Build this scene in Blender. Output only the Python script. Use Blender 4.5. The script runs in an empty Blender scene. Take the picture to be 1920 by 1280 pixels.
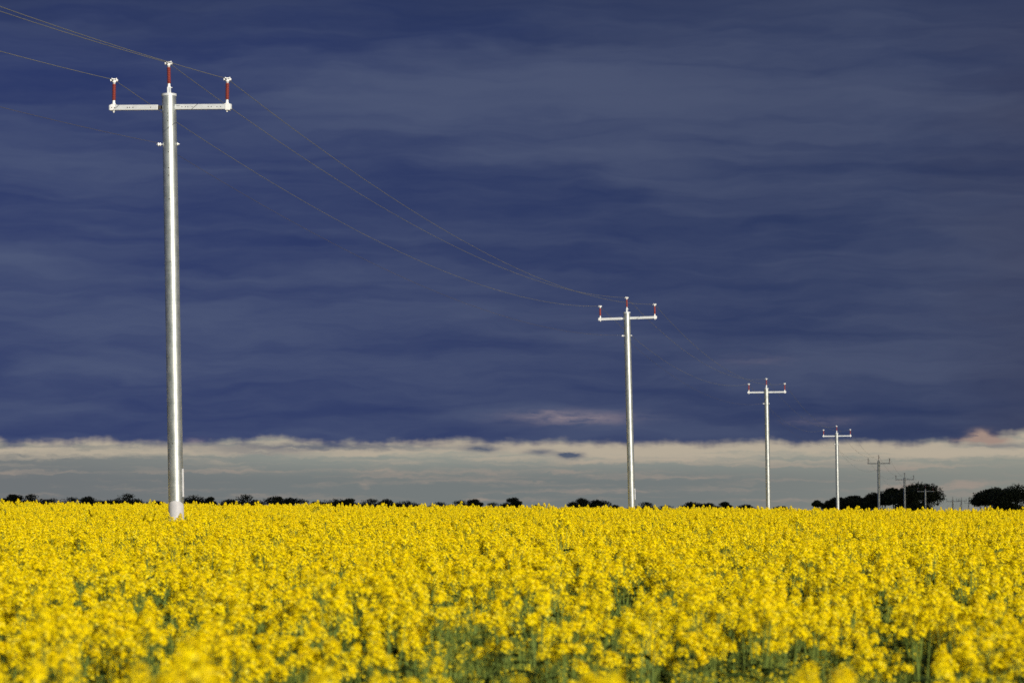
import bpy, math, random
import numpy as np
from mathutils import Vector, Matrix

SC = bpy.context.scene
COL = SC.collection
R = math.radians
F = 5590.0            # focal length in photo pixels (105 mm on a 36 mm frame, 1920 px wide)
EYE = 1.72
HY = 926.0            # eye level row in the photograph

# ------------------------------------------------------------------ camera
cam = bpy.data.cameras.new('camera')
cam.lens = F / 1920 * 36
cam.sensor_width = 36
cam.shift_y = (HY - 640) / 1920
cam.clip_start = 0.1
cam.clip_end = 60000
cam.dof.use_dof = True
cam.dof.focus_distance = 75
cam.dof.aperture_fstop = 4.2
co = bpy.data.objects.new('camera', cam)
COL.objects.link(co)
co.location = (0, 0, EYE)
co.rotation_euler = (R(90), 0, 0)
SC.camera = co

SC.view_settings.view_transform = 'Standard'
SC.view_settings.look = 'None'
SC.view_settings.gamma = 1
SC.view_settings.exposure = 0.04
SC.cycles.max_bounces = 8
SC.cycles.transmission_bounces = 4
SC.cycles.diffuse_bounces = 4
SC.cycles.use_denoising = False

SUN_EL, SUN_AZ = R(24), R(28)     # sun behind the camera, to its right
s_dir = Vector((math.sin(SUN_AZ) * math.cos(SUN_EL), -math.cos(SUN_AZ) * math.cos(SUN_EL), math.sin(SUN_EL)))

# ------------------------------------------------------------------ world
def lin(r, g, b):
    f = lambda c: (c / 255 / 12.92) if c / 255 <= 0.04045 else ((c / 255 + 0.055) / 1.055) ** 2.4
    return (f(r), f(g), f(b))

class NT:
    """small helper that writes node maths"""
    def __init__(s, nt): s.nt = nt; s.n = nt.nodes; s.l = nt.links
    def node(s, t, **k):
        n = s.n.new(t)
        for a, v in k.items(): setattr(n, a, v)
        return n
    def put(s, sock, v):
        if isinstance(v, bpy.types.NodeSocket): s.l.new(v, sock)
        elif v is not None: sock.default_value = v
    def m(s, op, a, b=None, c=None, clamp=False):
        n = s.node('ShaderNodeMath', operation=op); n.use_clamp = clamp
        for i, v in enumerate((a, b, c)):
            if v is not None: s.put(n.inputs[i], v)
        return n.outputs[0]
    def ramp(s, x, lo, hi, a=0.0, b=1.0):
        n = s.node('ShaderNodeMapRange'); n.interpolation_type = 'SMOOTHSTEP'
        for i, v in enumerate((x, lo, hi, a, b)): s.put(n.inputs[i], v)
        return n.outputs[0]
    def mix(s, f, a, b, mode='MIX'):
        n = s.node('ShaderNodeMix', data_type='RGBA', blend_type=mode)
        s.put(n.inputs[0], f)
        for i, v in ((6, a), (7, b)):
            if isinstance(v, tuple): v = (*v[:3], 1)
            s.put(n.inputs[i], v)
        return n.outputs[2]
    def vec(s, x, y, z=0.0):
        n = s.node('ShaderNodeCombineXYZ')
        for i, v in enumerate((x, y, z)): s.put(n.inputs[i], v)
        return n.outputs[0]
    def noise(s, v, scale=1.0, detail=4.0, rough=.5, dist=0.0, out=0):
        n = s.node('ShaderNodeTexNoise')
        s.put(n.inputs['Vector'], v)
        n.inputs['Scale'].default_value = scale; n.inputs['Detail'].default_value = detail
        n.inputs['Roughness'].default_value = rough; n.inputs['Distortion'].default_value = dist
        return n.outputs[out]

world = bpy.data.worlds.new('World'); SC.world = world; world.use_nodes = True
W = NT(world.node_tree); W.n.clear()
out = W.node('ShaderNodeOutputWorld'); bg = W.node('ShaderNodeBackground')
W.l.new(bg.outputs[0], out.inputs[0])
BS = 0.05
bg.inputs[1].default_value = BS
sky = W.node('ShaderNodeTexSky', sky_type='NISHITA'); sky.sun_disc = False
sky.sun_elevation = SUN_EL; sky.sun_rotation = math.pi - SUN_AZ
tc = W.node('ShaderNodeTexCoord'); sep = W.node('ShaderNodeSeparateXYZ')
W.l.new(tc.outputs['Generated'], sep.inputs[0])
dx, dy, dz = sep.outputs
AZ = W.m('MULTIPLY', W.m('ARCTAN2', dx, dy), 57.2958)      # degrees right of north
EL = W.m('MULTIPLY', W.m('ARCSINE', dz), 57.2958)           # degrees above the horizon
PD = F * math.pi / 180                                      # photo pixels per degree
def A(px): return (px - 960) / PD
def E(py): return (HY - py) / PD
# shared wobble of the directions, so nothing has a clean outline
wv = W.vec(W.m('MULTIPLY', AZ, .55), W.m('MULTIPLY', EL, 1.9), 3.1)
nw = W.node('ShaderNodeTexNoise'); W.l.new(wv, nw.inputs['Vector']); nw.inputs['Scale'].default_value = 1.0; nw.inputs['Detail'].default_value = 3; nw.inputs['Roughness'].default_value = .45
ws = W.node('ShaderNodeSeparateColor'); W.l.new(nw.outputs['Color'], ws.inputs[0])
wz = W.m('SUBTRACT', ws.outputs[0], .5); we = W.m('SUBTRACT', ws.outputs[1], .5)
AZW = W.m('ADD', AZ, W.m('MULTIPLY', wz, 3.2)); ELW = W.m('ADD', EL, W.m('MULTIPLY', we, .75))
# finer wobble
nf = W.node('ShaderNodeTexNoise'); W.l.new(W.vec(W.m('MULTIPLY', AZ, 2.6), W.m('MULTIPLY', EL, 8.0), 7.7), nf.inputs['Vector'])
nf.inputs['Scale'].default_value = 1.0; nf.inputs['Detail'].default_value = 6; nf.inputs['Roughness'].default_value = .6
fs = W.node('ShaderNodeSeparateColor'); W.l.new(nf.outputs['Color'], fs.inputs[0])
AZF = W.m('ADD', AZ, W.m('MULTIPLY', W.m('SUBTRACT', fs.outputs[0], .5), .9))
ELF = W.m('ADD', EL, W.m('MULTIPLY', W.m('SUBTRACT', fs.outputs[1], .5), .22))
AZS = W.m('ADD', AZ, W.m('MULTIPLY', W.m('SUBTRACT', fs.outputs[0], .5), .45)); ELS = W.m('ADD', EL, W.m('MULTIPLY', W.m('SUBTRACT', fs.outputs[1], .5), .10))
def blob(px, py, rx, ry, az=None, el=None, k=1.0):
    """soft patch of cloud centred on a direction, rx and ry in photo pixels"""
    a = W.m('DIVIDE', W.m('SUBTRACT', az or AZW, A(px)), rx / PD)
    e = W.m('DIVIDE', W.m('SUBTRACT', el or ELW, E(py)), ry / PD)
    d = W.m('ADD', W.m('MULTIPLY', a, a), W.m('MULTIPLY', e, e))
    return W.m('MULTIPLY', W.m('EXPONENT', W.m('MULTIPLY', d, -1.0)), k)
def total(lst):
    r = lst[0]
    for x in lst[1:]: r = W.m('ADD', r, x)
    return r
# --- dark storm deck
n1 = W.noise(W.vec(W.m('MULTIPLY', AZW, .17), W.m('MULTIPLY', ELW, .95), 0.0), 1.0, 5, .52)
n2 = W.noise(W.vec(W.m('MULTIPLY', AZW, .27), W.m('MULTIPLY', ELW, 3.0), 5.0), 1.0, 5, .50)
n3 = W.noise(W.vec(W.m('MULTIPLY', AZF, 1.3), W.m('MULTIPLY', ELF, 9.0), 9.0), 1.0, 5, .55)
lum = total([
    W.m('MULTIPLY', W.m('SUBTRACT', n1, .5), 1.1), W.m('MULTIPLY', W.m('SUBTRACT', n2, .5), 1.0), W.m('MULTIPLY', W.m('SUBTRACT', n3, .5), .18),
    blob(760, 165, 330, 62, k=.42), blob(1180, 195, 330, 60, k=.38), blob(1620, 180, 430, 90, k=.28), blob(1740, 240, 260, 50, k=.18),
    blob(1450, 20, 400, 45, k=.18), blob(60, 310, 260, 42, k=.30), blob(420, 360, 260, 60, k=-.15), blob(1130, 300, 240, 30, k=.22),
    blob(30, 480, 190, 38, k=.45), blob(640, 610, 420, 26, k=.35), blob(150, 620, 260, 30, k=.22), blob(900, 420, 500, 60, k=-.14),
    blob(130, 692, 130, 18, k=.40), blob(700, 690, 420, 24, k=.26), blob(1080, 790, 170, 30, k=.50), blob(1600, 690, 330, 46, k=.40),
    blob(1870, 470, 160, 80, k=.30), blob(1400, 520, 330, 60, k=-.05), blob(180, 100, 420, 110, k=-.25), blob(900, 40, 420, 60, k=-.14),
    blob(1500, 800, 400, 18, k=.12), blob(60, 760, 300, 14, k=.22), blob(1130, 560, 700, 22, k=.10),
    W.ramp(EL, E(-300), 16.0, 0, .2)])
k1 = W.ramp(W.m('ADD', lum, .44), -.15, 1.15)
right = W.ramp(W.m('ADD', AZ, W.m('MULTIPLY', EL, .5)), -8, 14)
dark = W.mix(right, lin(43, 56, 102), lin(41, 54, 90))
light = W.mix(right, lin(76, 87, 119), lin(73, 82, 109))
storm = W.mix(k1, dark, light)
storm = W.mix(W.ramp(W.m('ADD', AZ, W.m('MULTIPLY', wz, 3.0)), A(1640), A(2050), 0, .4), storm, lin(60, 62, 84))
storm = W.mix(W.ramp(W.m('ADD', EL, W.m('MULTIPLY', we, 1.5)), E(150), E(-60), 0, .6), storm, lin(42, 53, 86))
# pinkish lit scraps in the deck
pk = total([blob(1075, 783, 100, 11, AZS, ELS, .8), blob(1020, 772, 50, 6, AZS, ELS, .35), blob(1420, 676, 60, 9, AZS, ELS, .14), blob(1545, 790, 65, 8, AZS, ELS, .25),
            blob(372, 829, 16, 6, AZS, ELS, 1.0), blob(1800, 840, 120, 8, AZF, ELF, .3)])
pkn = W.m('MULTIPLY', pk, W.ramp(n3, .25, .7), clamp=True)
storm = W.mix(pkn, storm, lin(148, 134, 140))
# --- pale strip of far sky under the deck
m1 = W.noise(W.vec(W.m('MULTIPLY', AZF, .30), W.m('MULTIPLY', ELF, 7.0), 21.0), 1.0, 6, .55)
m2 = W.noise(W.vec(W.m('MULTIPLY', AZF, 1.3), W.m('MULTIPLY', ELF, 10.0), 31.0), 1.0, 5, .55)
strip = W.mix(W.ramp(EL, E(905), E(842)), lin(116, 122, 122), lin(146, 150, 142))
strip = W.mix(W.ramp(AZ, A(1200), A(1950), 0, .5), strip, lin(146, 147, 136))
strip = W.mix(W.ramp(AZ, A(-60), A(760), .75, 0), strip, lin(108, 112, 116))
cream = total([W.ramp(ELF, E(864), E(846), 0, .62), W.ramp(ELF, E(905), E(850), 0, .18), W.m('MULTIPLY', W.m('SUBTRACT', m1, .46), 3.0), W.m('MULTIPLY', W.m('SUBTRACT', m2, .5), 1.0),
               blob(740, 884, 70, 8, AZF, ELF, .55), blob(980, 888, 220, 12, AZF, ELF, .35), blob(900, 908, 60, 5, AZF, ELF, .3),
               blob(1190, 850, 170, 22, AZF, ELF, .5), blob(1690, 912, 45, 11, AZF, ELF, 1.0), blob(1800, 908, 40, 10, AZF, ELF, .9),
               blob(1380, 905, 50, 6, AZF, ELF, .7), blob(1600, 865, 230, 16, AZF, ELF, .3), blob(150, 884, 330, 4, AZF, ELF, .4),
               blob(685, 915, 16, 8, AZF, ELF, .6), blob(895, 935, 25, 10, AZF, ELF, .6), blob(500, 855, 90, 10, AZF, ELF, -.6),
               blob(1130, 842, 900, 10, AZF, ELF, .25)])
creamc = W.mix(W.ramp(EL, E(890), E(850)), lin(156, 144, 134), lin(181, 170, 152))
strip = W.mix(W.ramp(cream, .05, 1.25), strip, creamc)
# low dark scraps inside the strip
dk = total([blob(1066, 852, 19, 7, AZS, ELS, 1.8), blob(905, 841, 34, 6, AZS, ELS, 1.0), blob(1012, 847, 26, 6, AZS, ELS, .8),
            blob(560, 838, 170, 7, AZF, ELF, .75), blob(1870, 836, 60, 5, AZS, ELS, .5), blob(1790, 812, 70, 7, AZF, ELF, .5), blob(480, 848, 100, 5, AZF, ELF, .35), blob(760, 838, 130, 5, AZF, ELF, .3)])
strip = W.mix(W.m('MULTIPLY', dk, W.ramp(m2, .2, .5), clamp=True), strip, lin(82, 92, 112))
# ragged edge between the two
edge = total([E(832), W.m('MULTIPLY', W.m('SUBTRACT', fs.outputs[2], .5), .20), W.m('MULTIPLY', W.m('SUBTRACT', W.noise(W.vec(W.m('MULTIPLY', AZ, .7), 0.0, 2.0), 1, 4, .6), .5), .55),
              blob(520, 832, 60, 30, AZF, EL, .12), blob(800, 832, 40, 300, AZF, EL, .04)])
rightrise = W.ramp(AZW, A(1740), A(1960), 0, 22 / PD)
edge = W.m('ADD', edge, rightrise)
fe = W.ramp(W.m('SUBTRACT', EL, edge), -.09, .12)
front = W.mix(fe, strip, storm)
puff = W.m('MULTIPLY', total([blob(1812, 826, 26, 5, AZS, ELS, 1.1), blob(1832, 815, 16, 8, AZS, ELS, 1.2), blob(1855, 826, 32, 7, AZS, ELS, 1.2)]), W.ramp(fs.outputs[0], .25, .5), clamp=True)
front = W.mix(puff, front, lin(160, 138, 128))
# scale so that the background strength gives these colours back
n = W.node('ShaderNodeVectorMath', operation='SCALE'); W.l.new(front, n.inputs[0]); n.inputs[3].default_value = 1 / BS / 2 ** .04
# the storm fills the sky ahead; behind the camera, where the sun stands, the sky is clear
clear = W.ramp(W.m('ADD', W.m('MULTIPLY', dy, -1.0), W.m('MULTIPLY', W.m('SUBTRACT', n2, .5), .35)), .15, .65)
W.l.new(W.mix(clear, n.outputs[0], sky.outputs[0]), bg.inputs[0])

# ------------------------------------------------------------------ sun
sl = bpy.data.lights.new('sun', 'SUN'); sl.energy = 5.0; sl.angle = R(.5); sl.color = (1.0, .93, .82)
so = bpy.data.objects.new('sun', sl); COL.objects.link(so)
so.rotation_euler = s_dir.to_track_quat('Z', 'Y').to_euler()
so.location = (40, -60, 60)

# ------------------------------------------------------------------ helpers
def tag(o, label=None, cat=None, group=None, kind=None):
    if label: o['label'] = label
    if cat: o['category'] = cat
    if group: o['group'] = group
    if kind: o['kind'] = kind
    return o

def empty(name, loc, rot=(0, 0, 0)):
    o = bpy.data.objects.new(name, None); COL.objects.link(o)
    o.location = loc; o.rotation_euler = rot; o.empty_display_size = .2
    return o

class MB:
    """collects polygons of several materials into one mesh"""
    def __init__(s): s.v = []; s.f = []; s.mi = []; s.smooth = []
    def add(s, vs, fs, mi=0, smooth=False):
        b = len(s.v); s.v.extend([tuple(p) for p in vs])
        for q in fs: s.f.append([b + i for i in q]); s.mi.append(mi); s.smooth.append(smooth)
    def tube(s, pts, rads, seg=6, mi=0, cap=True, smooth=True):
        pts = [Vector(p) for p in pts]; vs = []; fs = []
        if not isinstance(rads, (list, tuple)): rads = [rads] * len(pts)
        for i, p in enumerate(pts):
            t = (pts[min(i + 1, len(pts) - 1)] - pts[max(i - 1, 0)])
            if t.length < 1e-9: t = Vector((0, 0, 1))
            t.normalize()
            a = Vector((1, 0, 0)) if abs(t.x) < .9 else Vector((0, 1, 0))
            u = t.cross(a).normalized(); w = t.cross(u)
            for k in range(seg):
                an = 2 * math.pi * k / seg
                vs.append(p + (u * math.cos(an) + w * math.sin(an)) * rads[i])
        for i in range(len(pts) - 1):
            for k in range(seg):
                k2 = (k + 1) % seg
                fs.append((i * seg + k, i * seg + k2, (i + 1) * seg + k2, (i + 1) * seg + k))
        s.add(vs, fs, mi, smooth)
        if cap:
            s.add(vs[:seg], [tuple(range(seg))[::-1]], mi); s.add(vs[-seg:], [tuple(range(seg))], mi)
    def lathe(s, prof, seg=24, mi=0, smooth=True, m=None, axis=None):
        vs = []; fs = []
        for r, z in prof:
            for k in range(seg):
                a = 2 * math.pi * k / seg
                p = Vector((r * math.cos(a), r * math.sin(a), z)); vs.append(m @ p if m else p)
        for i in range(len(prof) - 1):
            for k in range(seg):
                k2 = (k + 1) % seg
                fs.append((i * seg + k, i * seg + k2, (i + 1) * seg + k2, (i + 1) * seg + k))
        s.add(vs, fs, mi, smooth)
    def box(s, c, d, mi=0, bev=.0, m=None):
        x, y, z = [q / 2 for q in d]; b = min(bev, x * .9, y * .9, z * .9)
        vs = []; 
        if b <= 0:
            vs = [(sx * x, sy * y, sz * z) for sz in (-1, 1) for sy in (-1, 1) for sx in (-1, 1)]
            fs = [(0, 2, 3, 1), (4, 5, 7, 6), (0, 1, 5, 4), (2, 6, 7, 3), (0, 4, 6, 2), (1, 3, 7, 5)]
        else:
            import bmesh
            bm = bmesh.new(); bmesh.ops.create_cube(bm, size=1)
            bmesh.ops.scale(bm, vec=d, verts=bm.verts)
            bmesh.ops.bevel(bm, geom=bm.edges[:], offset=b, segments=2, affect='EDGES', profile=.5)
            bm.verts.index_update(); vs = [v.co.copy() for v in bm.verts]; fs = [[v.index for v in q.verts] for q in bm.faces]; bm.free()
        vs = [Vector(p) + Vector(c) for p in vs]
        if m: vs = [m @ p for p in vs]
        s.add(vs, fs, mi)
    def mesh(s, name, mats):
        me = bpy.data.meshes.new(name)
        me.from_pydata(s.v, [], s.f)
        me.polygons.foreach_set('material_index', s.mi); me.polygons.foreach_set('use_smooth', s.smooth)
        for m in (mats if isinstance(mats, (list, tuple)) else [mats]): me.materials.append(m)
        me.update(); return me
    def build(s, name, mats, parent=None, loc=None, rot=None):
        o = bpy.data.objects.new(name, s.mesh(name, mats)); COL.objects.link(o); o.parent = parent
        if loc: o.location = loc
        if rot: o.rotation_euler = rot
        return o

def material(name):
    m = bpy.data.materials.new(name); m.use_nodes = True
    t = NT(m.node_tree); t.n.clear()
    o = t.node('ShaderNodeOutputMaterial'); p = t.node('ShaderNodeBsdfPrincipled')
    t.l.new(p.outputs[0], o.inputs[0])
    return m, t, p, o

# ------------------------------------------------------------------ materials
def mat_galv():
    m, t, p, o = material('galvanised_steel')
    c = t.node('ShaderNodeTexCoord').outputs['Object']
    mp = t.node('ShaderNodeMapping'); t.l.new(c, mp.inputs[0]); mp.inputs['Scale'].default_value = (1, 1, .45)
    a = t.noise(mp.outputs[0], 9, 6, .6); b = t.noise(c, 70, 3, .6)
    mp2 = t.node('ShaderNodeMapping'); t.l.new(c, mp2.inputs[0]); mp2.inputs['Scale'].default_value = (.3, .3, 9)
    ring = t.noise(mp2.outputs[0], 3, 5, .7)
    k = t.m('ADD', t.m('MULTIPLY', a, .6), t.m('ADD', t.m('MULTIPLY', b, .2), t.m('MULTIPLY', ring, .25)))
    col = t.mix(t.ramp(k, .38, .66), (.40, .44, .43), (.74, .77, .76))
    t.l.new(col, p.inputs['Base Color'])
    p.inputs['Metallic'].default_value = .85
    t.l.new(t.ramp(k, .3, .8, .44, .33), p.inputs['Roughness'])
    bm_ = t.node('ShaderNodeBump'); bm_.inputs['Strength'].default_value = .12; bm_.inputs['Distance'].default_value = .004
    t.l.new(ring, bm_.inputs['Height']); t.l.new(bm_.outputs[0], p.inputs['Normal'])
    return m
def mat_white(name, base, rough=.45, metal=0.0):
    m, t, p, o = material(name)
    c = t.node('ShaderNodeTexCoord').outputs['Object']
    a = t.noise(c, 11, 5, .65)
    t.l.new(t.mix(t.ramp(a, .35, .7), tuple(x * .88 for x in base), base), p.inputs['Base Color'])
    p.inputs['Roughness'].default_value = rough; p.inputs['Metallic'].default_value = metal
    return m
GALV = mat_galv()
ARMW = mat_white('crossarm_steel', (.60, .63, .65), .5, .15)
FITT = mat_white('cast_fitting', (.82, .83, .82), .45)
DARKM = mat_white('dark_gap', (.05, .045, .04), .8)
SLEEVE = mat_white('pale_finish', (.50, .50, .52), .4)
RED = mat_white('red_silicone', (.26, .042, .030), .7)
WIRE = mat_white('aluminium_wire', (.25, .25, .21), .5, .3)
WIRE2 = mat_white('dull_wire', (.11, .10, .10), .6)

def mat_petal():
    m, t, p, o = material('canola_petal')
    oi = t.node('ShaderNodeObjectInfo'); g = t.node('ShaderNodeNewGeometry')
    r = g.outputs['Random Per Island']
    col = t.mix(r, (.88, .65, .001), (.89, .76, .002))
    col = t.mix(t.ramp(r, .88, .95), col, (.88, .80, .10))
    col = t.mix(t.m('MULTIPLY', oi.outputs['Random'], .35), col, (.87, .62, .002))
    t.l.new(col, p.inputs['Base Color']); p.inputs['Roughness'].default_value = .7
    p.inputs['Specular IOR Level'].default_value = .06
    tr = t.node('ShaderNodeBsdfTranslucent'); t.l.new(col, tr.inputs[0])
    mx = t.node('ShaderNodeMixShader'); mx.inputs[0].default_value = .2
    t.l.new(p.outputs[0], mx.inputs[1]); t.l.new(tr.outputs[0], mx.inputs[2]); t.l.new(mx.outputs[0], o.inputs[0])
    return m
def mat_green(name, a, b, transl=.25, rough=.55):
    m, t, p, o = material(name)
    g = t.node('ShaderNodeNewGeometry'); oi = t.node('ShaderNodeObjectInfo')
    f = t.m('ADD', t.m('MULTIPLY', g.outputs['Random Per Island'], .6), t.m('MULTIPLY', oi.outputs['Random'], .4))
    col = t.mix(f, a, b)
    t.l.new(col, p.inputs['Base Color']); p.inputs['Roughness'].default_value = rough
    p.inputs['Specular IOR Level'].default_value = .15
    if transl:
        tr = t.node('ShaderNodeBsdfTranslucent'); t.l.new(col, tr.inputs[0])
        mx = t.node('ShaderNodeMixShader'); mx.inputs[0].default_value = transl
        t.l.new(p.outputs[0], mx.inputs[1]); t.l.new(tr.outputs[0], mx.inputs[2]); t.l.new(mx.outputs[0], o.inputs[0])
    return m
PETAL = mat_petal()
STEM = mat_green('canola_stem', (.10, .15, .03), (.20, .26, .045), .1)
LEAF = mat_green('canola_leaf', (.018, .038, .010), (.055, .090, .016), .3)
BUD = mat_green('canola_bud', (.22, .26, .03), (.62, .52, .03), .1)
POD = mat_green('canola_pod', (.10, .15, .03), (.20, .26, .045), .15)
TREE_LEAF = mat_green('tree_leaf', (.030, .038, .020), (.060, .072, .035), .15)
BARK = mat_white('tree_bark', (.10, .085, .07), .9)

def mat_ground():
    m, t, p, o = material('field_soil')
    c = t.node('ShaderNodeTexCoord').outputs['Object']
    s_ = t.node('ShaderNodeSeparateXYZ'); t.l.new(c, s_.inputs[0])
    a = t.noise(c, .5, 8, .65); b = t.noise(c, 14, 5, .7)
    soil = t.mix(t.ramp(a, .35, .65), (.055, .04, .028), (.085, .075, .04))
    soil = t.mix(t.ramp(b, .45, .6), soil, (.045, .06, .022))
    far = t.noise(c, .012, 5, .6)
    past = t.mix(t.ramp(far, .4, .6), (.06, .08, .03), (.11, .10, .05))
    t.l.new(t.mix(t.ramp(s_.outputs[1], 215, 290), soil, past), p.inputs['Base Color'])
    p.inputs['Roughness'].default_value = .95
    bp = t.node('ShaderNodeBump'); bp.inputs['Strength'].default_value = .6; bp.inputs['Distance'].default_value = .05
    t.l.new(b, bp.inputs['Height']); t.l.new(bp.outputs[0], p.inputs['Normal'])
    return m

# ------------------------------------------------------------------ terrain
POLE_H = 10.05
# depth, base px (x at crop level), pole-top row, lean (deg to the left), arm tilt (deg, right end up)
POLES = [
    (61.6, 330.6, 176.5, 1.00, -.9),
    (131.6, 1184.8, 585.0, 1.45, 1.35),
    (201.6, 1441.2, 727.5, 1.0, .35),
    (271.6, 1571.6, 811.5, .9, .40),
    (341.6, 1648.4, 864.0, .4, .10),
    (411.6, 1697.2, 895.0, .6, .45),
    (481.6, 1735.6, 917.5, .3, .10),
    (600.0, 1786.5, 937.0, .1, 0.0),
    (745.0, 1802.5, 936.5, .1, 0.0),
    (890.0, 1816.5, 941.0, .1, 0.0),
]
SLOPE = -.0075
gx = lambda px, D: (px - 960) / F * D
_D = [-3000., 0., 8., 12., 19., 40., 61.6, 92.]; _G = [-.01, -.01, -.01, -.26, -.22, -.08, 0., 0.]
for (D, px, py, l, tl) in POLES:
    z = EYE + (HY - py) / F * D - POLE_H - SLOPE * gx(px, D)
    if D < 62: z0 = z; continue
    _D.append(D); _G.append(z + (.07 if D < 140 else 0))
_G[6] = z0; _G[7] = z0 + .085
_D += [1400., 4000.]; _G += [_G[-1] - 1.5, _G[-1] - 3.0]
_dd = np.arange(-3000, 4001, 1.0); _gg = np.interp(_dd, _D, _G)
_k = np.exp(-.5 * (np.arange(-40, 41) / 14.0) ** 2); _k /= _k.sum()
_gs = np.convolve(np.pad(_gg, 40, mode='edge'), _k, mode='valid')
_k2 = np.exp(-.5 * (np.arange(-4, 5) / 1.6) ** 2); _k2 /= _k2.sum()
_gn = np.convolve(np.pad(_gg, 4, mode='edge'), _k2, mode='valid')
_w = np.clip((_dd - 25) / 30, 0, 1); _gs = _gs * _w + _gn * (1 - _w)
def ground(x, y):
    return np.interp(y, _dd, _gs) - np.clip(np.asarray(y) - 1000, 0, None) * .0062 + SLOPE * np.clip(x, -60, 200)

def vnoise(x, y, seed=0):
    """value noise, smooth, 0..1"""
    xi = np.floor(x).astype(np.int64); yi = np.floor(y).astype(np.int64)
    fx = x - xi; fy = y - yi; fx = fx * fx * (3 - 2 * fx); fy = fy * fy * (3 - 2 * fy)
    def h(a, b):
        n = (a * 374761393 + b * 668265263 + seed * 982451653) & 0x7fffffff
        n = ((n ^ (n >> 13)) * 1274126177) & 0x7fffffff
        return ((n ^ (n >> 16)) & 0xffff) / 65535.0
    return (h(xi, yi) * (1 - fx) + h(xi + 1, yi) * fx) * (1 - fy) + (h(xi, yi + 1) * (1 - fx) + h(xi + 1, yi + 1) * fx) * fy

def build_ground():
    ys = np.concatenate([np.array([-30000, -10000, -3000, -1000, -300, -100, -30]), np.arange(-10, 60, 2.), np.arange(60, 320, 5.), np.arange(320, 1000, 20.),
                         np.array([1000, 1200, 1500, 2000, 3000, 4000, 7000, 12000, 20000, 40000])]).astype(float)
    xs = np.concatenate([np.array([-40000, -10000, -3000, -1000, -400, -200, -120]), np.arange(-90, 91, 5.), np.array([120, 160, 200, 300, 500, 1000, 3000, 10000, 40000])]).astype(float)
    X, Y = np.meshgrid(xs, ys); Z = ground(X, Y)
    Z += (vnoise(X * .7, Y * .7, 3) - .5) * .06 * (np.abs(Y) < 300)
    nx, ny = len(xs), len(ys)
    vs = np.stack([X.ravel(), Y.ravel(), Z.ravel()], 1)
    fs = [(j * nx + i, j * nx + i + 1, (j + 1) * nx + i + 1, (j + 1) * nx + i) for j in range(ny - 1) for i in range(nx - 1)]
    me = bpy.data.meshes.new('ground'); me.from_pydata(vs.tolist(), [], fs); me.materials.append(mat_ground())
    me.polygons.foreach_set('use_smooth', [True] * len(fs)); me.update()
    o = bpy.data.objects.new('ground', me); COL.objects.link(o)
    tag(o, kind='structure')
build_ground()

# ------------------------------------------------------------------ unseen cloud, added overhead to shade the far trees and poles
def build_shade_cloud():
    h = 620.0; sh = s_dir.xy / s_dir.z * h
    # covers ground from y=312 on to beyond the trees
    y0, y1 = 314 + sh.y, 1500 + sh.y; x0, x1 = -700 + sh.x, 900 + sh.x
    nx, ny = 64, 48; vs = []; fs = []
    rnd = np.random.RandomState(4)
    for side in (0, 1):
        for j in range(ny + 1):
            for i in range(nx + 1):
                u, v = i / nx, j / ny
                x = x0 + u * (x1 - x0); y = y0 + v * (y1 - y0)
                e = min(u, 1 - u, v, 1 - v) * 2
                th = min(1, e * 3) ** .5
                nz = float(vnoise(np.array(x / 90.), np.array(y / 90.), 8)) * 60 + float(vnoise(np.array(x / 35.), np.array(y / 35.), 9)) * 22
                z = h + ((30 + nz * 1.3) * th if side else -(6 + nz * .35) * th)
                wob = (float(vnoise(np.array(x / 60.), np.array(y / 60.), 5)) - .5) * 24
                vs.append((x + wob, y + wob * (.6 if j > 0 else .3), z))
    n1_ = (nx + 1) * (ny + 1)
    for j in range(ny):
        for i in range(nx):
            a = j * (nx + 1) + i; q = (a, a + 1, a + nx + 2, a + nx + 1)
            fs.append(tuple(reversed(q))); fs.append(tuple(k + n1_ for k in q))
    m, t, p, o_ = material('shade_cloud')
    c = t.node('ShaderNodeTexCoord').outputs['Object']
    t.l.new(t.mix(t.noise(c, .02, 6, .6), (.55, .57, .62), (.8, .81, .84)), p.inputs['Base Color']); p.inputs['Roughness'].default_value = 1
    p.inputs['Specular IOR Level'].default_value = 0
    me = bpy.data.meshes.new('cloud'); me.from_pydata(vs, [], fs); me.materials.append(m)
    me.polygons.foreach_set('use_smooth', [True] * len(fs)); me.update()
    o = bpy.data.objects.new('cloud', me); COL.objects.link(o); tag(o, kind='structure')
build_shade_cloud()

# ------------------------------------------------------------------ power poles
ORD = ['nearest', 'second', 'third', 'fourth', 'fifth', 'sixth', 'seventh', 'eighth', 'ninth', 'tenth']
PLAB = ['nearest and tallest silver steel power pole with three red insulators, standing alone at the left',
        'second power pole from the camera, bright silver with red insulators, base hidden by yellow flowers',
        'third power pole from the camera, slim silver pole rising against dark cloud',
        'fourth power pole from the camera, crossarm level with the edge of the dark cloud',
        'fifth power pole from the camera, dull grey, in front of the low large trees',
        'sixth power pole from the camera, grey, rising just above the large dark tree',
        'seventh power pole from the camera, small grey T shape seen wholly against the large tree',
        'eighth power pole, tiny dark post in the gap between the two groups of large trees',
        'ninth power pole, tiny dark post just right of the eighth in the tree gap',
        'tenth and farthest power pole, barely visible dark post near the right tree group']
ATT = {'left': [], 'middle': [], 'right': [], 'low': []}

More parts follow.
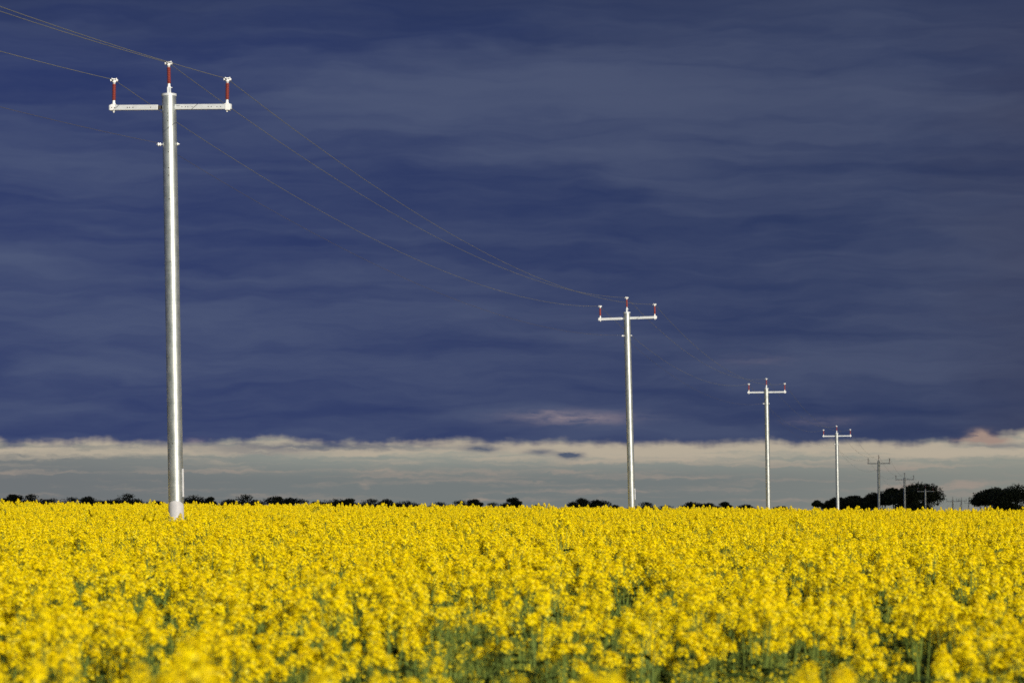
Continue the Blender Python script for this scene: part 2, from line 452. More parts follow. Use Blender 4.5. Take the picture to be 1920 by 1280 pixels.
def insulator(parent, x, z, big, sheds):
    """post insulator: cast base, ribbed red body, cap with wire cradle; z = foot"""
    b = MB(); hb = .42
    seg = 20 if sheds > 10 else 10
    prof = [(.024, .085)]
    for i in range(sheds):
        z0_ = .085 + .335 * i / sheds; dz_ = .335 / sheds; rr = .047 if i % 2 == 0 else .040
        prof += [(.026, z0_ + dz_ * .05), (rr, z0_ + dz_ * .30), (rr, z0_ + dz_ * .42), (.026, z0_ + dz_ * .85)]
    prof += [(.024, .42), (0, .42)]
    b.lathe(prof, seg, 0)
    ins = b.build('insulator', RED, parent, loc=(x, 0, z))
    f = MB(); f.lathe([(0, 0), (.038, 0), (.038, .018), (.028, .026), (.026, .09), (0, .09)], 16)
    f.build('base_fitting', FITT, ins)
    c = MB()
    c.lathe([(0, .415), (.026, .415), (.030, .45), (.042, .46), (.042, .475), (0, .475)], 14)
    c.box((0, 0, .485), (.155, .045, .024), bev=.008)
    for s_ in (-1, 1):
        c.box((s_ * .070, 0, .502), (.020, .050, .030), bev=.006)
        c.tube([(s_ * .048, 0, .50), (s_ * .048, 0, .545)], .011, 8)
    c.box((0, 0, .522), (.07, .07, .022), bev=.008)
    c.tube([(0, -.09, .508), (0, .09, .508)], .015, 8)
    c.build('wire_clamp', FITT, ins)
    return ins

def hole(parent, x, y, z, r=.011):
    h = MB(); h.tube([(x, y + .004, z), (x, y - .0035, z)], r, 10, smooth=False)
    return h.build('bolt_hole', DARKM, parent)

def make_pole(i, D, px, py, lean, tilt):
    x = gx(px, D); gz = float(ground(np.array(x), np.array(D)))
    top = EYE + (HY - py) / F * D
    hgt = top - gz
    # base x so that the shaft passes through px at crop level
    x += math.tan(R(lean)) * 1.3
    near = i == 0; mid = i < 4
    root = empty('power_pole', (x, D, gz), (0, -R(lean), 0))
    tag(root, PLAB[i], 'power pole', 'steel power poles in a line across the field')
    seg = 48 if near else 24
    r0, r1 = .158, .147
    s_ = MB(); s_.lathe([(r0, -.5), (r0, 0)] + [(r0 + (r1 - r0) * k / 12, hgt * k / 12) for k in range(1, 13)], seg)
    s_.build('pole_shaft', GALV, root)
    c = MB(); c.lathe([(r1 + .001, hgt - .045), (r1 + .009, hgt - .045), (r1 + .009, hgt + .004), (0, hgt + .004)], seg, smooth=False)
    c.build('pole_cap', ARMW, root)
    yaw = -math.atan((1936 - 960) / F)
    za = hgt - .275
    tl = R(tilt - lean)
    am = empty('crossarm', (0, 0, za), (0, 0, 0))
    am.parent = root; am.rotation_euler = Matrix.Rotation(-tl, 4, 'Y').to_euler()
    am.rotation_euler[2] = yaw
    dep = .075
    L0, L1 = -1.285, 1.33
    # left half stops short of the shaft, a dark bracket carries it
    a = MB(); a.box(((L0 - .235) / 2, 0, 0), (-.235 - L0, dep, .108), bev=.008)
    la = a.build('arm_beam', ARMW, am)
    a = MB(); a.box(((L1 + .12) / 2, 0, .006), (L1 - .12, dep, .108), bev=.008)
    ra = a.build('arm_beam', ARMW, am)
    b = MB(); b.box((-.19, 0, 0), (.10, .05, .075)); b.build('bracket', DARKM if near else ARMW, am)
    for sx, beam in ((-1, la), (1, ra)):
        xe = -1.19 if sx < 0 else 1.235
        p_ = MB(); p_.box((xe, 0, .062), (.10, dep + .012, .012), bev=.003)
        p_.box((xe + sx * .02, 0, 0), (.10, dep + .014, .135 if sx > 0 else .118), bev=.006)
        p_.tube([(xe, 0, -.05), (xe, 0, -.10)], .017, 8); p_.tube([(xe, 0, -.06), (xe, 0, -.078)], .028, 6)
        p_.build('end_plate', FITT, am)
    if near:
        f = -dep / 2
        for q in (-1.22, -1.16,): hole(la, q, f - .007, 0)
        for q in (-.885, -.84, -.765, -.385): hole(la, q, f, .0)
        for q in (.285, .36, .41, .50, .845, .91, 1.03, 1.105): hole(ra, q, f, .006, .009)
        sl_ = MB(); sl_.box((.20, f - .001, .032), (.07, .006, .006)); sl_.build('slot', DARKM, ra)
    sheds = 18 if near else (12 if i < 3 else 6)
    li = insulator(am, -1.19, .07, near, sheds); ri = insulator(am, 1.235, .07, near, sheds)
    # centre post
    b = MB(); b.box((.005, -.01, hgt + .07), (.078, .06, .14), bev=.004); b.box((.034, -.045, hgt + .07), (.012, .02, .13))
    b.tube([(.03, -.02, hgt + .128), (.075, -.02, hgt + .128)], .011, 8)
    b.build('top_bracket', ARMW, root)
    mi_ = insulator(root, .005, hgt + .135, near, sheds)
    mi_.rotation_euler[2] = yaw
    # low spool insulator for the neutral
    zs = hgt - 1.04
    b = MB(); rot = Matrix.Rotation(R(90), 4, 'Y')
    def at(xc): return Matrix.Translation((xc, -.03, zs)) @ rot
    if i < 5:
        b.lathe([(0, -.028), (.03, -.024), (.042, -.012), (.042, -.002), (.022, .008), (.022, .016), (.040, .024), (.040, .040), (.02, .05), (0, .05)], 14, m=at(-.225))
        b.tube([(-.27, -.03, zs), (-.12, -.03, zs)], .009, 8)
        b.build('spool_insulator', FITT, root)
        b = MB(); b.tube([(.14, -.03, zs), (.205, -.03, zs)], .010, 8); b.tube([(.155, -.03, zs), (.17, -.03, zs)], .036, 6); b.tube([(.175, -.03, zs), (.19, -.03, zs)], .02, 6)
        b.build('through_bolt', FITT, root)
    if i < 2:
        b = MB(); zg = .0
        b.box((.158, -.035, 2.0), (.03, .055, .58 if near else .5), bev=.004)
        g = b.build('cable_guard', SLEEVE, root)
    if near:
        b = MB(); vs = []; fs = []; n_ = 24
        # thin pale wrap on the foot, rounded upper edge
        for k in range(n_ + 1):
            an = math.pi * (1.04 + .92 * k / n_); hh = 1.50 + .13 * math.sin(math.pi * k / n_) ** .6
            for z_ in (.3, hh): vs.append(((r0 + .003) * math.cos(an), (r0 + .003) * math.sin(an), z_))
        for k in range(n_): fs.append((2 * k, 2 * k + 2, 2 * k + 3, 2 * k + 1))
        b.add(vs, fs, 0, True); b.build('pale_foot_wrap', SLEEVE, root)
        for row in (198, 206, 214, 221, 228, 242, 258, 286, 316, 330, 374, 491, 831):
            z_ = EYE + (HY - row) / F * D - gz
            fr = r0 + (r1 - r0) * z_ / hgt
            an = R(270 - 6 - (8 if row == 831 else 0))
            small = row in (198, 221, 206, 258)
            h = MB(); rr = fr
            cx, cy = rr * math.cos(an), rr * math.sin(an)
            nx_, ny_ = math.cos(an), math.sin(an)
            h.tube([(cx - nx_ * .01, cy - ny_ * .01, z_), (cx + nx_ * .0015, cy + ny_ * .0015, z_)], .006 if small else .012, 10, smooth=False)
            h.build('bolt_hole', DARKM, root)
    bpy.context.view_layer.update()
    ATT['left'].append(li.matrix_world @ Vector((0, 0, .508)))
    ATT['right'].append(ri.matrix_world @ Vector((0, 0, .508)))
    ATT['middle'].append(mi_.matrix_world @ Vector((0, 0, .508)))
    ATT['low'].append(root.matrix_world @ Vector((-.235, -.03, zs + .03)))
for i, a in enumerate(POLES): make_pole(i, *a)

# ------------------------------------------------------------------ wires
p0 = Vector((-19.2, -8.4))
def build_wire(key, sag, rad, lab, mat):
    pts = list(ATT[key])
    off = pts[0] - Vector((gx(POLES[0][1], POLES[0][0]), POLES[0][0], 0))
    first = Vector((p0.x + off.x, p0.y + off.y, pts[0].z + .1))
    pts = [first] + pts
    path = []
    for a, b in zip(pts[:-1], pts[1:]):
        L = (b - a).xy.length; s_ = sag * (L / 71.0) ** 2
        n = 40
        for k in range(n + (b is pts[-1])):
            t_ = k / n; q = a.lerp(b, t_); q.z -= 4 * s_ * t_ * (1 - t_); path.append(q)
    b = MB(); b.tube(path, rad, 6); o = b.build('power_line', mat); tag(o, lab, 'wire', 'wires strung along the power poles')
    return path
lp = build_wire('left', 1.22, .0060, 'wire carried on the left-hand insulators of the poles', WIRE)
build_wire('middle', 1.16, .0060, 'topmost wire, carried on the insulators above the pole tops', WIRE)
build_wire('right', 1.18, .0060, 'wire carried on the right-hand insulators of the poles', WIRE)
build_wire('low', 1.05, .0042, 'lowest faint wire, fixed to the pole shafts below the crossarms', WIRE2)

# ------------------------------------------------------------------ trees
def tree_mesh(seed, w, h, lumps, leaf, n, under=.45):
    """crown: leaf clumps through the volume of several lobes; w = crown width, h = height"""
    rs = np.random.RandomState(seed)
    b = MB(); tr = MB()
    cs = []
    for k in range(lumps):
        a = rs.rand() * 2 * math.pi; rr = (rs.rand() ** .5) * w * .36
        top_ = h - (rr / (w * .5)) ** 2 * h * .28 - rs.rand() * h * .07
        sz = w * (.16 + .10 * rs.rand())
        cs.append((rr * math.cos(a), rr * math.sin(a), top_ - sz * .5, sz, sz * .6))
    for k in range(int(lumps * (.9 if under > .2 else 1.6))):
        a = rs.rand() * 2 * math.pi; rr = (.2 + .8 * rs.rand() ** .5) * w * .33
        sz = w * (.13 + .10 * rs.rand())
        cs.append((rr * math.cos(a), rr * math.sin(a), h * (under + rs.rand() * (.3 if under > .2 else .5)), sz, sz * .7))
    tr.tube([(0, 0, -.4), (.02 * w, 0, h * .2), (0, .01 * w, h * .42), (-.02 * w, 0, h * .7)], [h * .03, h * .024, h * .018, h * .008], 8)
    for c in cs:
        st = Vector((0, 0, h * (.22 + .3 * rs.rand()))); en = Vector((c[0], c[1], c[2]))
        mid_ = st.lerp(en, .5) + Vector((0, 0, -h * .04))
        tr.tube([st, mid_, en], [h * .012, h * .008, h * .003], 5, cap=False)
    per = n // len(cs)
    V = []; Fc = []
    for c in cs:
        for k in range(per):
            d = rs.normal(size=3); d /= np.linalg.norm(d) + 1e-9
            q = (rs.rand() ** .45) * (.85 + .3 * rs.rand())
            p = np.array([c[0] + d[0] * c[3] * q, c[1] + d[1] * c[3] * q, c[2] + d[2] * c[4] * q])
            u = rs.normal(size=3); u /= np.linalg.norm(u); v_ = np.cross(u, rs.normal(size=3)); v_ /= np.linalg.norm(v_) + 1e-9
            s1 = leaf * (.6 + .8 * rs.rand()); s2 = s1 * (.5 + .4 * rs.rand())
            base = len(V)
            V += [p - u * s1, p - v_ * s2, p + u * s1, p + v_ * s2]; Fc.append((base, base + 1, base + 2, base + 3))
    b.add(V, Fc)
    return b.mesh('crown', TREE_LEAF), tr.mesh('trunk', BARK)

small = [tree_mesh(11 + k, 1.0 * w, 11.0, lm, .17, 4200, u) for k, (w, lm, u) in enumerate([(7.0, 9, .5), (8.5, 11, .5), (5.5, 7, .55), (10.5, 14, .5), (6.0, 6, .6)])]
SW = [7.0, 8.5, 5.5, 10.5, 6.0]
def place_tree(meshes, x, y, h_scale, w_scale, rz, label, group):
    gz = float(ground(np.array(x), np.array(y)))
    t_ = empty('tree', (x, y, gz), (0, 0, rz)); t_.scale = (w_scale, w_scale, h_scale)
    tag(t_, label, 'tree', group)
    for me, nm in zip(meshes, ('crown', 'trunk')):
        o = bpy.data.objects.new(nm, me); COL.objects.link(o); o.parent = t_
    return t_
# (centre px, top row, width px) of the distant line, left to right
LINE = [(-16, 930, 60), (26, 926, 36), (62, 925, 44), (100, 933, 42), (138, 931, 46), (168, 928, 42), (205, 934, 40), (241, 924, 42), (290, 936, 40), (366, 925, 48),
        (396, 931, 30), (428, 933, 34), (464, 926, 46), (515, 927, 36), (548, 930, 46), (598, 937, 36), (630, 932, 50), (652, 931, 26), (696, 934, 44), (728, 933, 36), (765, 936, 54),
        (826, 940, 40), (860, 937, 46), (888, 935, 30), (925, 941, 40), (961, 932, 32), (1010, 945, 40), (1089, 931, 34), (1121, 934, 40), (1152, 944, 34), (1208, 940, 46), (1250, 946, 40),
        (1298, 938, 34), (1328, 940, 34), (1357, 940, 32), (1395, 943, 36), (1462, 946, 34)]
NUM = ['first', 'second', 'third', 'fourth', 'fifth', 'sixth', 'seventh', 'eighth', 'ninth', 'tenth', 'eleventh', 'twelfth', 'thirteenth', 'fourteenth', 'fifteenth',
       'sixteenth', 'seventeenth', 'eighteenth', 'nineteenth', 'twentieth']
LINE_GROUP = 'dark trees in the distant low tree line'
rt = random.Random(5)
n_line = len(LINE)
for k, (px, py, w) in enumerate(LINE):
    D = 700 + rt.uniform(-35, 35) + (60 if px > 600 else 0)
    x = gx(px, D); gz = float(ground(np.array(x), np.array(D)))
    h = EYE + (HY - py) / F * D - gz
    wm = w / F * D * 1.5
    j = min(range(5), key=lambda q: abs(SW[q] - wm) + rt.random() * 1.5)
    n_l = sum(1 for a in LINE if a[0] < 325); n_m = sum(1 for a in LINE if a[0] < 1180) - n_l
    if px < 325: lab = NUM[k] + ' dark tree in the far line counting from the left edge'
    elif px < 1180:
        q = k - n_l
        lab = (NUM[q] + ' dark tree rightward from the nearest pole in the far line') if q < n_m // 2 else (NUM[n_m - 1 - q] + ' dark tree leftward from the second pole in the far line')
    else: lab = NUM[k - n_l - n_m] + ' low dark tree rightward from the second pole in the far line'
    place_tree(small[j], x, D, h / 11.0, wm / SW[j], rt.uniform(0, 6.28), lab, LINE_GROUP)
# large trees on the right: centre px, top row, width px, depth, seed, lumps, label
BIG = [(1534, 936, 24, 640, 31, 8, 'small round dark tree alone left of the fourth pole and the large trees'),
       (1572, 929, 50, 630, 32, 12, 'low dark tree at the left end of the large group, behind the fourth pole'),
       (1610, 924, 66, 640, 40, 14, 'dark tree in the large group between the fourth and fifth poles'),
       (1648, 920, 66, 625, 33, 14, 'dark tree of the large group directly behind the fifth pole'),
       (1684, 911, 66, 620, 34, 16, 'dark tree of the large group behind the sixth pole'),
       (1726, 902, 90, 600, 35, 26, 'tallest broad dark tree of the large group, behind the seventh pole'),
       (1858, 911, 66, 615, 37, 18, 'dark flat topped tree at the left end of the group by the right edge'),
       (1906, 906, 90, 600, 38, 22, 'broad dark tree cut off by the right edge of the photo')]
for (px, py, w, D, seed, lm, lab) in BIG:
    x = gx(px, D); gz = float(ground(np.array(x), np.array(D))); h = EYE + (HY - py) / F * D - gz
    wm = w / F * D * 1.12
    place_tree(tree_mesh(seed, wm, h, lm, .17, 34000, .12), x, D, 1, 1, 0, lab, 'large dark trees at the right')

# ------------------------------------------------------------------ canola plants
def frame_of(d):
    d = d / np.linalg.norm(d); a = np.array([1., 0, 0]) if abs(d[0]) < .9 else np.array([0, 1., 0])
    u = np.cross(d, a); u /= np.linalg.norm(u); return d, u, np.cross(d, u)

def add_flower(b, c, d, size, rs):
    """four rounded petals in a cross"""
    d, u, v = frame_of(d); a0 = rs.rand() * 1.57
    for k in range(4):
        a = a0 + k * math.pi / 2; e = u * math.cos(a) + v * math.sin(a); s_ = np.cross(d, e)
        lift = d * (.18 + .25 * rs.rand()) * size
        b.add([c, c + e * size * .55 + s_ * size * .38 + lift * .5, c + e * size * 1.0 + s_ * size * .22 + lift, c + e * size * 1.0 - s_ * size * .22 + lift, c + e * size * .55 - s_ * size * .38 + lift * .5],
              [(0, 1, 2, 3, 4)], 0)

def add_blob(b, c, r, mi):
    o = [(1, 0, 0), (-1, 0, 0), (0, 1, 0), (0, -1, 0), (0, 0, 1.4), (0, 0, -1.2)]
    b.add([c + np.array(p) * r for p in o], [(0, 2, 4), (2, 1, 4), (1, 3, 4), (3, 0, 4), (2, 0, 5), (1, 2, 5), (3, 1, 5), (0, 3, 5)], mi)

def add_raceme(b, base, axis, ln, rs, full=1.0):
    """b slots: 0 petal, 1 bud, 2 stem green. ln = length of the flowering spike"""
    ax, u, v = frame_of(axis)
    tip = base + ax * ln
    b.tube([base, tip], [.0022, .0012], 3, 2, cap=False)
    nfl = int((30 + 12 * rs.rand()) * full)
    ga = 2.39996; ph = rs.rand() * 6.28
    for k in range(nfl):
        f = k / nfl                        # 0 = lowest open flower, 1 = top
        z = ln * (.12 + .80 * f ** .8)
        a = ph + k * ga; out = .032 * (1 - .70 * f ** 2.4) * (.75 + .45 * rs.rand())
        dr = u * math.cos(a) + v * math.sin(a)
        p0_ = base + ax * z; p1_ = p0_ + dr * out + ax * (.012 + .012 * rs.rand() + .004 * f)
        face = dr * (1.0 - .55 * f) + ax * (.35 + .7 * f) + rs.normal(size=3) * .22
        add_flower(b, p1_, face, .0118 * (.85 + .35 * rs.rand()) * (1 - .12 * f), rs)
        if k % 2 == 0: b.tube([p0_, p1_], .0007, 3, 2, cap=False)
    for k in range(9):
        a = rs.rand() * 6.28; r_ = .009 * rs.rand() ** .5
        add_blob(b, tip + (u * math.cos(a) + v * math.sin(a)) * r_ + ax * (.012 * rs.rand() + .002), .0030, 1)
    for k in range(int(5 + 5 * rs.rand())):         # young pods and spent flowers below
        a = rs.rand() * 6.28; z = -ln * .55 * rs.rand() + ln * .15
        dr = u * math.cos(a) + v * math.sin(a); p0_ = base + ax * z
        b.tube([p0_, p0_ + dr * .018 + ax * .01, p0_ + dr * .032 + ax * .038], [.0008, .0013, .0006], 3, 2, cap=False)

def add_leaf(b, base, d, ln, wd, rs, mi=0):
    d, u, v = frame_of(d)
    side = np.cross(d, [0, 0, 1.]); side = side / (np.linalg.norm(side) + 1e-6); up = np.cross(side, d)
    n = 4; L = []; M = []; Rr = []
    for k in range(n + 1):
        t_ = k / n; droop = -.35 * t_ ** 2 * ln; p = base + d * ln * t_ + np.array([0, 0, droop])
        w_ = wd * (math.sin(math.pi * (t_ * .86 + .08)) ** .8) * (1 + .25 * math.sin(t_ * 9 + rs.rand()))
        L.append(p + side * w_ + up * w_ * .3); Rr.append(p - side * w_ + up * w_ * .3); M.append(p)
    vs = L + M + Rr; fs = []
    for k in range(n):
        fs.append((k, k + 1, n + 1 + k + 1, n + 1 + k)); fs.append((n + 1 + k, n + 2 + k, 2 * n + 3 + k, 2 * n + 2 + k))
    b.add(vs, fs, mi, True)

def plant_parts(seed, nbr):
    """returns stem MB, leaves [MB], racemes [MB]; plant 1.30 m high at its topmost flower"""
    rs = np.random.RandomState(seed)
    st = MB(); leaves = []; heads = []
    H = 1.20
    sway = rs.normal(size=2) * .02
    def axis_pt(z): t_ = z / H; return np.array([sway[0] * t_ * t_, sway[1] * t_ * t_, z])
    st.tube([axis_pt(z) for z in (-.05, .3, .6, .9, H)], [.0075, .0065, .005, .004, .003], 5, 0, cap=False)
    b = MB(); add_raceme(b, axis_pt(H), np.array([sway[0], sway[1], 1.]), .080 + .03 * rs.rand(), rs, 1.3); heads.append(b)
    a0 = rs.rand() * 6.28
    for k in range(nbr):
        a = a0 + k * 2.4 + rs.normal() * .3; z0_ = .50 + .52 * (k + rs.rand()) / nbr
        rr = .035 + .065 * rs.rand(); ze = H - .005 - .9 * rr * rr / .14 - .12 * rs.rand() ** 1.4
        ze = max(ze, z0_ + .12)
        p0_ = axis_pt(z0_); dr = np.array([math.cos(a), math.sin(a), 0])
        p1_ = p0_ + dr * rr * .6 + np.array([0, 0, (ze - z0_) * .42]); p2_ = p0_ + dr * rr + np.array([0, 0, ze - z0_])
        st.tube([p0_, p1_, p2_], [.0036, .0030, .0022], 4, 0, cap=False)
        b = MB(); ax = (p2_ - p1_); ax[:2] *= .8
        add_raceme(b, p2_, ax, .050 + .035 * rs.rand(), rs, .70 + .3 * rs.rand()); heads.append(b)
        lb = MB(); add_leaf(lb, p0_, dr + np.array([0, 0, .7]), .09 + .06 * rs.rand(), .016 + .01 * rs.rand(), rs); leaves.append(lb)
    for k in range(11):
        a = rs.rand() * 6.28; z_ = .20 + .78 * rs.rand(); dr = np.array([math.cos(a), math.sin(a), .45])
        lb = MB(); add_leaf(lb, axis_pt(z_), dr, .16 + .12 * rs.rand() * (1.1 - z_) + .04, .03 + .025 * rs.rand(), rs); leaves.append(lb)
    return st, leaves, heads

HEADM = [PETAL, BUD, POD]
def merged(parts_list, name):
    """one mesh from several (part MB, slot offset, matrix)"""
    vs = []; fs = []; mi = []; off = 0
    for b, so_, (x, y, rz, s_, tx) in parts_list:
        V = np.array(b.v); c, s2 = math.cos(rz), math.sin(rz)
        P = np.stack([(V[:, 0] * c - V[:, 1] * s2) * s_ + x + V[:, 2] * tx, (V[:, 0] * s2 + V[:, 1] * c) * s_ + y, V[:, 2] * s_], 1)
        vs.append(P); fs += [[q + off for q in f] for f in b.f]; mi += [so_[m] for m in b.mi]; off += len(V)
    me = bpy.data.meshes.new(name); me.from_pydata(np.concatenate(vs).tolist(), [], fs)
    for m in (PETAL, BUD, POD, STEM, LEAF): me.materials.append(m)
    me.polygons.foreach_set('material_index', mi); me.update(); return me

def green_parts(seed):
    """a plant not yet open: thin stems, small leaves, pods and tight buds"""
    rs = np.random.RandomState(seed); b = MB(); lv = []; fl = MB()
    for k in range(9):
        a = rs.rand() * 6.28; rr = .03 + .13 * rs.rand(); dr = np.array([math.cos(a), math.sin(a), 0]); ze = 1.0 + .22 * rs.rand()
        p0_ = np.array([0, 0, .3 + .3 * rs.rand()]); p2_ = dr * rr + np.array([0, 0, ze]); p1_ = p0_ + (p2_ - p0_) * .5 + dr * .02
        b.tube([p0_, p1_, p2_], [.0042, .0036, .0024], 4, 2, cap=False)
        for q in range(11):
            t_ = .5 + .5 * rs.rand(); c = p1_ + (p2_ - p1_) * (t_ * 2 - 1); aa = rs.rand() * 6.28; e = np.array([math.cos(aa), math.sin(aa), 0])
            b.tube([c, c + e * .018 + np.array([0, 0, .012]), c + e * .03 + np.array([0, 0, .045])], [.001, .0018, .0008], 3, 2, cap=False)
        for q in range(5): add_blob(b, p2_ + rs.normal(size=3) * .006, .0034, 1)
        if rs.rand() < .42:
            for q in range(3 + int(rs.rand() * 7)): add_flower(fl, p2_ + rs.normal(size=3) * np.array([.017, .017, .026]) - np.array([0, 0, .012]), rs.normal(size=3) + np.array([0, -.4, 1.]), .0100, rs)
        lb = MB(); add_leaf(lb, p1_, dr + np.array([0, 0, .8]), .09 + .08 * rs.rand(), .014 + .012 * rs.rand(), rs); lv.append(lb)
        lb = MB(); add_leaf(lb, p0_, dr + np.array([0, 0, .4]), .16 + .1 * rs.rand(), .03 + .02 * rs.rand(), rs); lv.append(lb)
    b.tube([(0, 0, -.05), (0, 0, .6)], [.008, .006], 5, 2, cap=False)
    return b, lv, fl

NPL = 9; NGR = 5
rsN = np.random.RandomState(77)
PARTS = [plant_parts(100 + k, int(4 + k % 4)) for k in range(NPL)]
src = bpy.data.collections.new('canola_sources')      # never linked to the scene: only the crop draws from it
SO = {0: 3}; LO = {0: 4}; HO = {0: 0, 1: 1, 2: 2}
T0 = (0, 0, 0, 1, 0)
for k, (st, lv, hd) in enumerate(PARTS):
    me = merged([(st, SO, T0)] + [(l, LO, T0) for l in lv] + [(h, HO, T0) for h in hd], 'canola_plant_source')
    o = bpy.data.objects.new('source_a%02d' % k, me); src.objects.link(o)
GREENS = [green_parts(300 + k) for k in range(NGR)]
for k, (st, lv, fl) in enumerate(GREENS):
    me = merged([(st, {1: 1, 2: 3}, T0), (fl, {0: 0}, T0)] + [(l, LO, T0) for l in lv], 'canola_green_source')
    src.objects.link(bpy.data.objects.new('source_c%02d' % k, me))
NPA = 6; PATCH = 1.2
for k in range(NPA):
    lst = []
    g = 5
    for a in range(g):
        for c in range(g):
            x = (a + .5 + rsN.uniform(-.48, .48)) / g * PATCH - PATCH / 2; y = (c + .5 + rsN.uniform(-.48, .48)) / g * PATCH - PATCH / 2
            tr_ = (x, y, rsN.rand() * 6.28, .95 + rsN.normal() * .035, 0)
            if rsN.rand() < .42:
                st, lv, fl = GREENS[rsN.randint(NGR)]
                lst += [(st, {1: 1, 2: 3}, tr_), (fl, {0: 0}, tr_)] + [(l, LO, tr_) for l in lv[::2]]; continue
            st, lv, hd = PARTS[rsN.randint(NPL)]
            lst += [(st, SO, tr_)] + [(l, LO, tr_) for l in lv[-5:]] + [(h, HO, tr_) for h in hd]
    o = bpy.data.objects.new('source_b%02d' % k, merged(lst, 'canola_patch_source')); src.objects.link(o)

# positions
def height_mul(x, y):
    a = vnoise(x / .45, y / 1.3, 21) - .5; b = vnoise(x / 2.2, y / 3.4, 22) - .5; c = vnoise(x / 9.0, y / 14.0, 23) - .5
    return .955 + a * .12 * np.interp(y, [0, 20, 50], [1.3, 1.1, .6]) + b * .12 + c * .05
NEAR = 40.0
px_, py_ = [], []
step = .26
gy = np.arange(1.2, NEAR, step)
for y in gy:
    hw = .21 * y + 2.2
    xs = np.arange(-hw, hw, step)
    for x in xs: px_.append(x); py_.append(y)
X = np.array(px_) + rsN.uniform(-.12, .12, len(px_)); Y = np.array(py_) + rsN.uniform(-.12, .12, len(px_))
dens = vnoise(X / .58, Y / 2.2, 31) * .6 + vnoise(X / .30, Y / 1.0, 32) * .4
dens += (vnoise(X / 2.2 + 5, Y / 4.0, 33) - .5) * .40
thr = np.interp(Y, [0, 8, 10, 18, 27, 36], [.34, .36, .49, .52, .44, .30])
keep = rsN.rand(len(X)) < np.clip((dens - thr) * 10.0, .05, .74)
GXX, GYY = X[~keep], Y[~keep]
X, Y = X[keep], Y[keep]
S = height_mul(X, Y) - .012 + rsN.normal(size=len(X)) * np.interp(Y, [0, 7, 12, 40], [.040, .055, .066, .045])
S = np.where(Y < 6.2, np.minimum(S, .90), S)
IDX = rsN.randint(0, NPL, len(X)); RZ = rsN.rand(len(X)) * 6.28
TX = rsN.normal(size=len(X)) * .05; TY = rsN.normal(size=len(X)) * .05
Z = ground(X, Y)
# the 300 plants that show largest stand as things of their own
inview = (Y > 6.2) & (np.abs(X) < .1735 * Y + .06)
order = np.argsort(np.where(inview, Y, 1e9))[:300]
single = np.zeros(len(X), bool); single[order] = True

protos = []
def make_plant(k):
    st, lv, hd = PARTS[k]
    root = empty('canola_plant', (0, 0, 0))
    tag(root, 'canola plant with blurred bright yellow flower heads on thin green stems, nearest the camera', 'canola plant', 'canola plants nearest the camera')
    st.build('stem', STEM, root)
    for l in lv: l.build('leaf', LEAF, root)
    for h in hd: h.build('flower_head', HEADM, root)
    return root
def copy_plant(r0_):
    r = r0_.copy(); COL.objects.link(r)
    for ch in r0_.children:
        c = ch.copy(); COL.objects.link(c); c.parent = r
    return r
used = {}
for i in order:
    k = int(IDX[i])
    if k not in used: used[k] = make_plant(k); o = used[k]
    else: o = copy_plant(used[k])
    o.location = (X[i], Y[i], Z[i]); o.rotation_euler = (TX[i], TY[i], RZ[i]); o.scale = (S[i],) * 3

# everything else: one mass of crop; unopened green plants fill the space between
gk = rsN.rand(len(GXX)) < .9; GXX = np.concatenate([GXX[gk], X[::3] + .13]); GYY = np.concatenate([GYY[gk], Y[::3] + .1]); NG_ = len(GXX)
GS = height_mul(GXX, GYY) * .865 + rsN.normal(size=NG_) * .045
rest = ~single
PX, PY = [], []
y = NEAR + PATCH / 2
while y < 235:
    hw = .20 * y + 4
    for x in np.arange(-hw, hw, PATCH): PX.append(x); PY.append(y)
    y += PATCH * (1.0 if y < 150 else 1.25)
PX = np.array(PX) + rsN.uniform(-.12, .12, len(PX)); PY = np.array(PY) + rsN.uniform(-.12, .12, len(PY))
PS = height_mul(PX, PY) + .02 + rsN.normal(size=len(PX)) * .012
# scattered taller plants that break the far edge of the field
TN = 5200
tyy = 16 + (170 - 16) * rsN.rand(TN) ** .8; txx = (rsN.rand(TN) * 2 - 1) * (.2 * tyy + 2)
tss = 1.02 + np.abs(rsN.normal(size=TN)) * .055
AX = np.concatenate([X[rest], PX, txx, GXX]); AY = np.concatenate([Y[rest], PY, tyy, GYY])
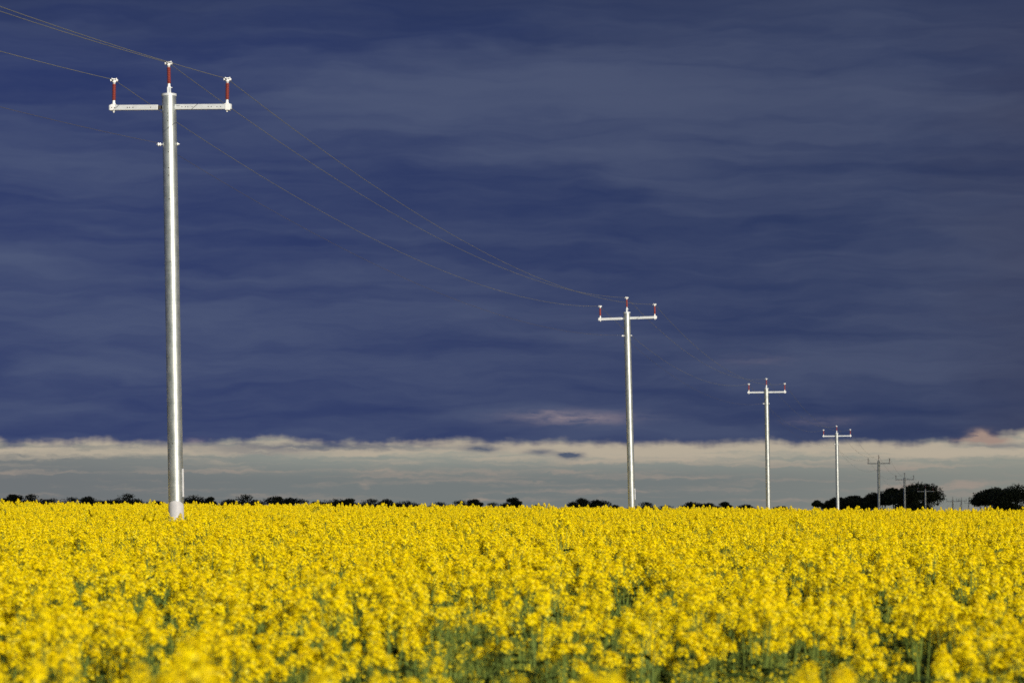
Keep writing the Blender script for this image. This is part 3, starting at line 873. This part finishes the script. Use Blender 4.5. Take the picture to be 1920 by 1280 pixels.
# keep the shaft of the near poles clear
AZc = ground(AX, AY)
AS = np.concatenate([S[rest], PS, tss, GS])
AI = np.concatenate([IDX[rest], rsN.randint(0, NPA, len(PX)) + NPL, rsN.randint(0, NPL, TN), rsN.randint(0, NGR, NG_) + NPL + NPA])
AR = np.concatenate([np.stack([TX[rest], TY[rest], RZ[rest]], 1), np.stack([PX * 0, PX * 0, rsN.randint(0, 4, len(PX)) * math.pi / 2], 1),
                     np.stack([rsN.normal(size=TN) * .05, rsN.normal(size=TN) * .05, rsN.rand(TN) * 6.28], 1), np.stack([rsN.normal(size=NG_) * .06, rsN.normal(size=NG_) * .06, rsN.rand(NG_) * 6.28], 1)])
me = bpy.data.meshes.new('canola_crop')
me.from_pydata(np.stack([AX, AY, AZc], 1).tolist(), [], [])
for nm, ty, arr in (('rot', 'FLOAT_VECTOR', AR), ('siz', 'FLOAT', AS), ('pick', 'INT', AI)):
    at_ = me.attributes.new(nm, ty, 'POINT'); at_.data.foreach_set('vector' if ty == 'FLOAT_VECTOR' else 'value', arr.astype(np.int32 if ty == 'INT' else np.float32).ravel())
crop = bpy.data.objects.new('canola_crop', me); COL.objects.link(crop)
tag(crop, 'dense yellow flowering canola crop covering the whole field to the far crest', 'canola crop', kind='stuff')
ng = bpy.data.node_groups.new('crop', 'GeometryNodeTree')
ng.interface.new_socket('Geometry', in_out='INPUT', socket_type='NodeSocketGeometry')
ng.interface.new_socket('Geometry', in_out='OUTPUT', socket_type='NodeSocketGeometry')
gi = ng.nodes.new('NodeGroupInput'); go = ng.nodes.new('NodeGroupOutput')
ip = ng.nodes.new('GeometryNodeInstanceOnPoints'); ci = ng.nodes.new('GeometryNodeCollectionInfo')
ci.inputs['Collection'].default_value = src; ci.inputs['Separate Children'].default_value = True; ci.inputs['Reset Children'].default_value = True
def attr(nm, ty):
    a = ng.nodes.new('GeometryNodeInputNamedAttribute'); a.data_type = ty; a.inputs[0].default_value = nm; return a.outputs[0]
e2r = ng.nodes.new('FunctionNodeEulerToRotation')
ng.links.new(gi.outputs[0], ip.inputs['Points']); ng.links.new(ci.outputs[0], ip.inputs['Instance'])
ip.inputs['Pick Instance'].default_value = True
ng.links.new(attr('pick', 'INT'), ip.inputs['Instance Index'])
ng.links.new(attr('rot', 'FLOAT_VECTOR'), e2r.inputs[0]); ng.links.new(e2r.outputs[0], ip.inputs['Rotation'])
ng.links.new(attr('siz', 'FLOAT'), ip.inputs['Scale'])
ng.links.new(ip.outputs[0], go.inputs[0])
md = crop.modifiers.new('crop', 'NODES'); md.node_group = ng
print('singles', len(order), 'max depth', float(Y[order].max()), 'instances', len(AX))
